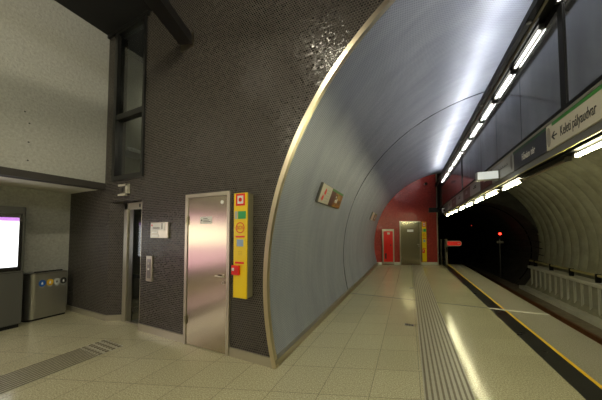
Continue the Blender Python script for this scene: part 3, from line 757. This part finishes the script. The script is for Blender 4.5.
# unseen hall lamps: first set by the mosaic glow, others added to brighten
def hall_lamp(loc, L=1.4):
    t = empty('hall_lamp', loc)
    MB().box((-.07, 0, .03), (.07, L, .09)).build('housing', M['black'], t); MB().cyl((0, .03, 0), (0, L-.03, 0), .02, 10).build('tube', M['tube_hall'], t, smooth=True)
    return tag(t, 'tube lamp hanging under the hall ceiling behind the viewpoint', 'lamp', 'hall lamps')
for loc in ((-1.35, -.4, 4.95), (-1.35, -3.4, 4.95), (-3.2, -3.8, 4.95), (-3.2, -6., 4.95)):
    t = hall_lamp(loc)
    if loc[0] < -3:
        [c for c in t.children if c.name.startswith('tube')][0].data.materials[0] = M['tube_hall2']
        MB().box((-.15, 0, -.005), (-.14, 1.4, .09)).build('added_side_shade', M['black'], t); MB().box((.14, 0, -.005), (.15, 1.4, .09)).build('added_side_shade', M['black'], t)  # shades added to cut off the light high on the plaster wall
# back-lit advert on the left wall behind the viewpoint (its reflection shows in the steel door)
g = empty('advert_display', (UR+.01, -3.2, .35))
MB().box((0, 0, 0), (.06, 3.7, 1.95)).build('case', M['black'], g)
MB().box((.06, .05, .85), (.065, 3.65, 1.55)).build('white_field', M['ad_white'], g)
MB().box((.06, .05, .10), (.065, 3.65, .85)).build('pink_field', M['ad_pink'], g)
MB().box((.06, .05, 1.55), (.065, 3.65, 1.85)).build('pink_band', M['ad_pink'], g)
tag(g, 'back-lit pink and white display on the left wall behind the viewpoint', 'display')

# ------------------------------------------------------------------ cladding signs
def clad_sign(y0, label):
    z0, z1 = 2.14, 2.46
    x0, x1 = ax(z0)-.005, ax(z1)-.005; ang = atan2(x1-x0, z1-z0)
    g = empty('wall_sign', (x0, y0, z0)); g.rotation_euler = (0, ang, 0); h = sqrt((x1-x0)**2+(z1-z0)**2); L = 1.32
    MB().box((-.04, 0, 0), (.05, L, h)).build('case', M['steel_d'], g, bevel=.006)
    MB().box((.05, .01, .01), (.054, L*.40, h-.01)).build('white_panel', M['cream'], g)
    MB().box((.05, L*.40, .01), (.054, L*.60, h-.01)).build('maroon_panel', mat('maroon_print', (.09, .02, .012), .4), g)
    m = mat('photo_print', (.2, .1, .02), .4); t = NT(m); n = t.noise(9, 3, t.obj()); t.l(t.ramp(n, [(.35, (.07, .025, .008)), (.5, (.28, .10, .012)), (.62, (.36, .22, .03))]), t.b.inputs['Base Color'])
    MB().box((.05, L*.60, .01), (.054, L-.01, h-.05)).build('picture_panel', m, g)
    MB().box((.05, L*.42, h-.05), (.0545, L-.01, h-.01)).build('green_band', M['green'], g)
    b = MB()
    for k in range(2):
        c_ = (.15+k*.15*0, 0)
    b.prism([(.10, .08), (.17, .04), (.20, .12), (.14, .16)], 'x', .054, .056); b.prism([(.16, .19), (.24, .15), (.26, .24), (.20, .28)], 'x', .054, .056); b.build('red_logo', M['red'], g)
    b = MB()
    for r_ in range(5): b.box((.054, .30, .05+r_*.05), (.0555, .46, .062+r_*.05))
    b.build('print_lines', M['greylab'], g)
    b = MB(); b.box((.054, .86, .10), (.056, .92, .16)); b.box((.054, .94, .10), (.056, 1.0, .18)); b.box((.054, .86, .19), (.056, .90, .23)); b.build('white_print', M['white'], g)
    return tag(g, label, 'sign')
cs = clad_sign(3.68, 'nearer box sign on the curved lining, white and brown with red marks')
c3 = copy_tree(cs); c3.location.y = 9.65; tag(c3, 'farther small box sign on the curved lining near the red wall', 'sign')

# ------------------------------------------------------------------ kiosk display and bins
g = empty('display_kiosk', (-6.05, .55, 0))
MB().box((-.40, 0, .06), (0, 1.14, 2.05)).build('case', M['kiosk'], g, bevel=.01)
MB().box((-.38, .03, 0), (-.02, 1.11, .06)).build('plinth', M['black'], g)
MB().box((-.001, .10, .96), (.012, 1.10, 1.93)).build('bezel', M['blackgloss'], g)
s_ = MB().box((.012, .14, 1.03), (.016, 1.06, 1.80)).build('screen', M['screen'], g)
MB().box((.012, .14, 1.80), (.016, 1.06, 1.86)).build('header_bar', M['screen_mag'], g)
b = MB()
for i in range(12): b.box((.0158, .2, 1.10+i*.055), (.0168, .95-.1*random.random(), 1.108+i*.055))
b.build('screen_print', emis('screen_lines', (.7, .75, .85), .9, (.2, .2, .2)), s_)
MB().box((-.001, .0, .93), (.003, 1.14, .936)).build('seam', M['black'], g)
tag(g, 'grey kiosk with glowing white screen and purple header at left edge', 'kiosk')
g = empty('recycling_bin', (-6.22, 1.77, 0))
poly = []
r_ = .13
poly += [(-.29, 0)] + [(-r_+r_*cos(a_), r_+r_*sin(a_)) for a_ in [(-pi/2)+pi/2*i/8 for i in range(9)]] + [(0, .55), (-.29, .55)]
MB().prism(poly, 'z', .03, .83).build('body', M['bin_steel'], g, smooth=True)
MB().prism([(p*.97-.005, q*.97+.008) for p, q in poly], 'z', 0, .03).build('plinth', M['black'], g)
MB().prism([(p, q) for p, q in poly], 'z', .83, .855).build('rim', M['steel_d'], g, smooth=True)
for k, (y_, mm) in enumerate(((.205, 'blue'), (.31, 'amber'), (.405, 'greylab'), (.50, 'ink'))):
    l_ = MB().cyl((-.17, y_-.01, .855), (-.17, y_-.01, .872), .05, 16).build('lid', M['blackgloss'], g, smooth=True)
    d_ = MB().prism([(y_+.047*cos(2*pi*i/24), .665+.062*sin(2*pi*i/24)) for i in range(24)], 'x', 0, .003).build('round_label', M[mm], g)
    mk = M['white'] if mm != 'greylab' else M['ink']
    b = MB(); b.box((.003, y_-.012, .640), (.0045, y_+.012, .672)); b.box((.003, y_-.006, .672), (.0045, y_+.006, .690)); b.build('pictogram', mk, d_)
    b = MB(); b.box((0, y_-.03, .592), (.002, y_+.03, .600)); b.box((0, y_-.02, .576), (.002, y_+.02, .583)); b.build('caption', M['greylab'], g)
tag(g, 'steel recycling bin unit with four round coloured labels beside the kiosk', 'bin')
# ------------------------------------------------------------------ black girder
d = Vector((-.3066, .9607, 0)).normalized()
g = empty('steel_girder', (-3.06, YW, 4.48)); g.rotation_euler.z = atan2(-d.x, d.y)
MB().box((-.10, -5.5, 0), (.10, -.04, .14)).build('box_beam', M['girder'], g)
MB().box((-.102, -5.5, -.004), (.102, -.04, .008)).build('bottom_flange', M['girder'], g, bevel=.002)
tag(g, 'black steel girder running into the mosaic wall near the ceiling', 'girder')
b = MB(); b.box((-3.20, YW-.01, 4.43), (-2.92, YW, 4.66)); tag(b.build('girder_plate', M['bronze']), 'thin pale plate where the black girder meets the wall', 'plate')
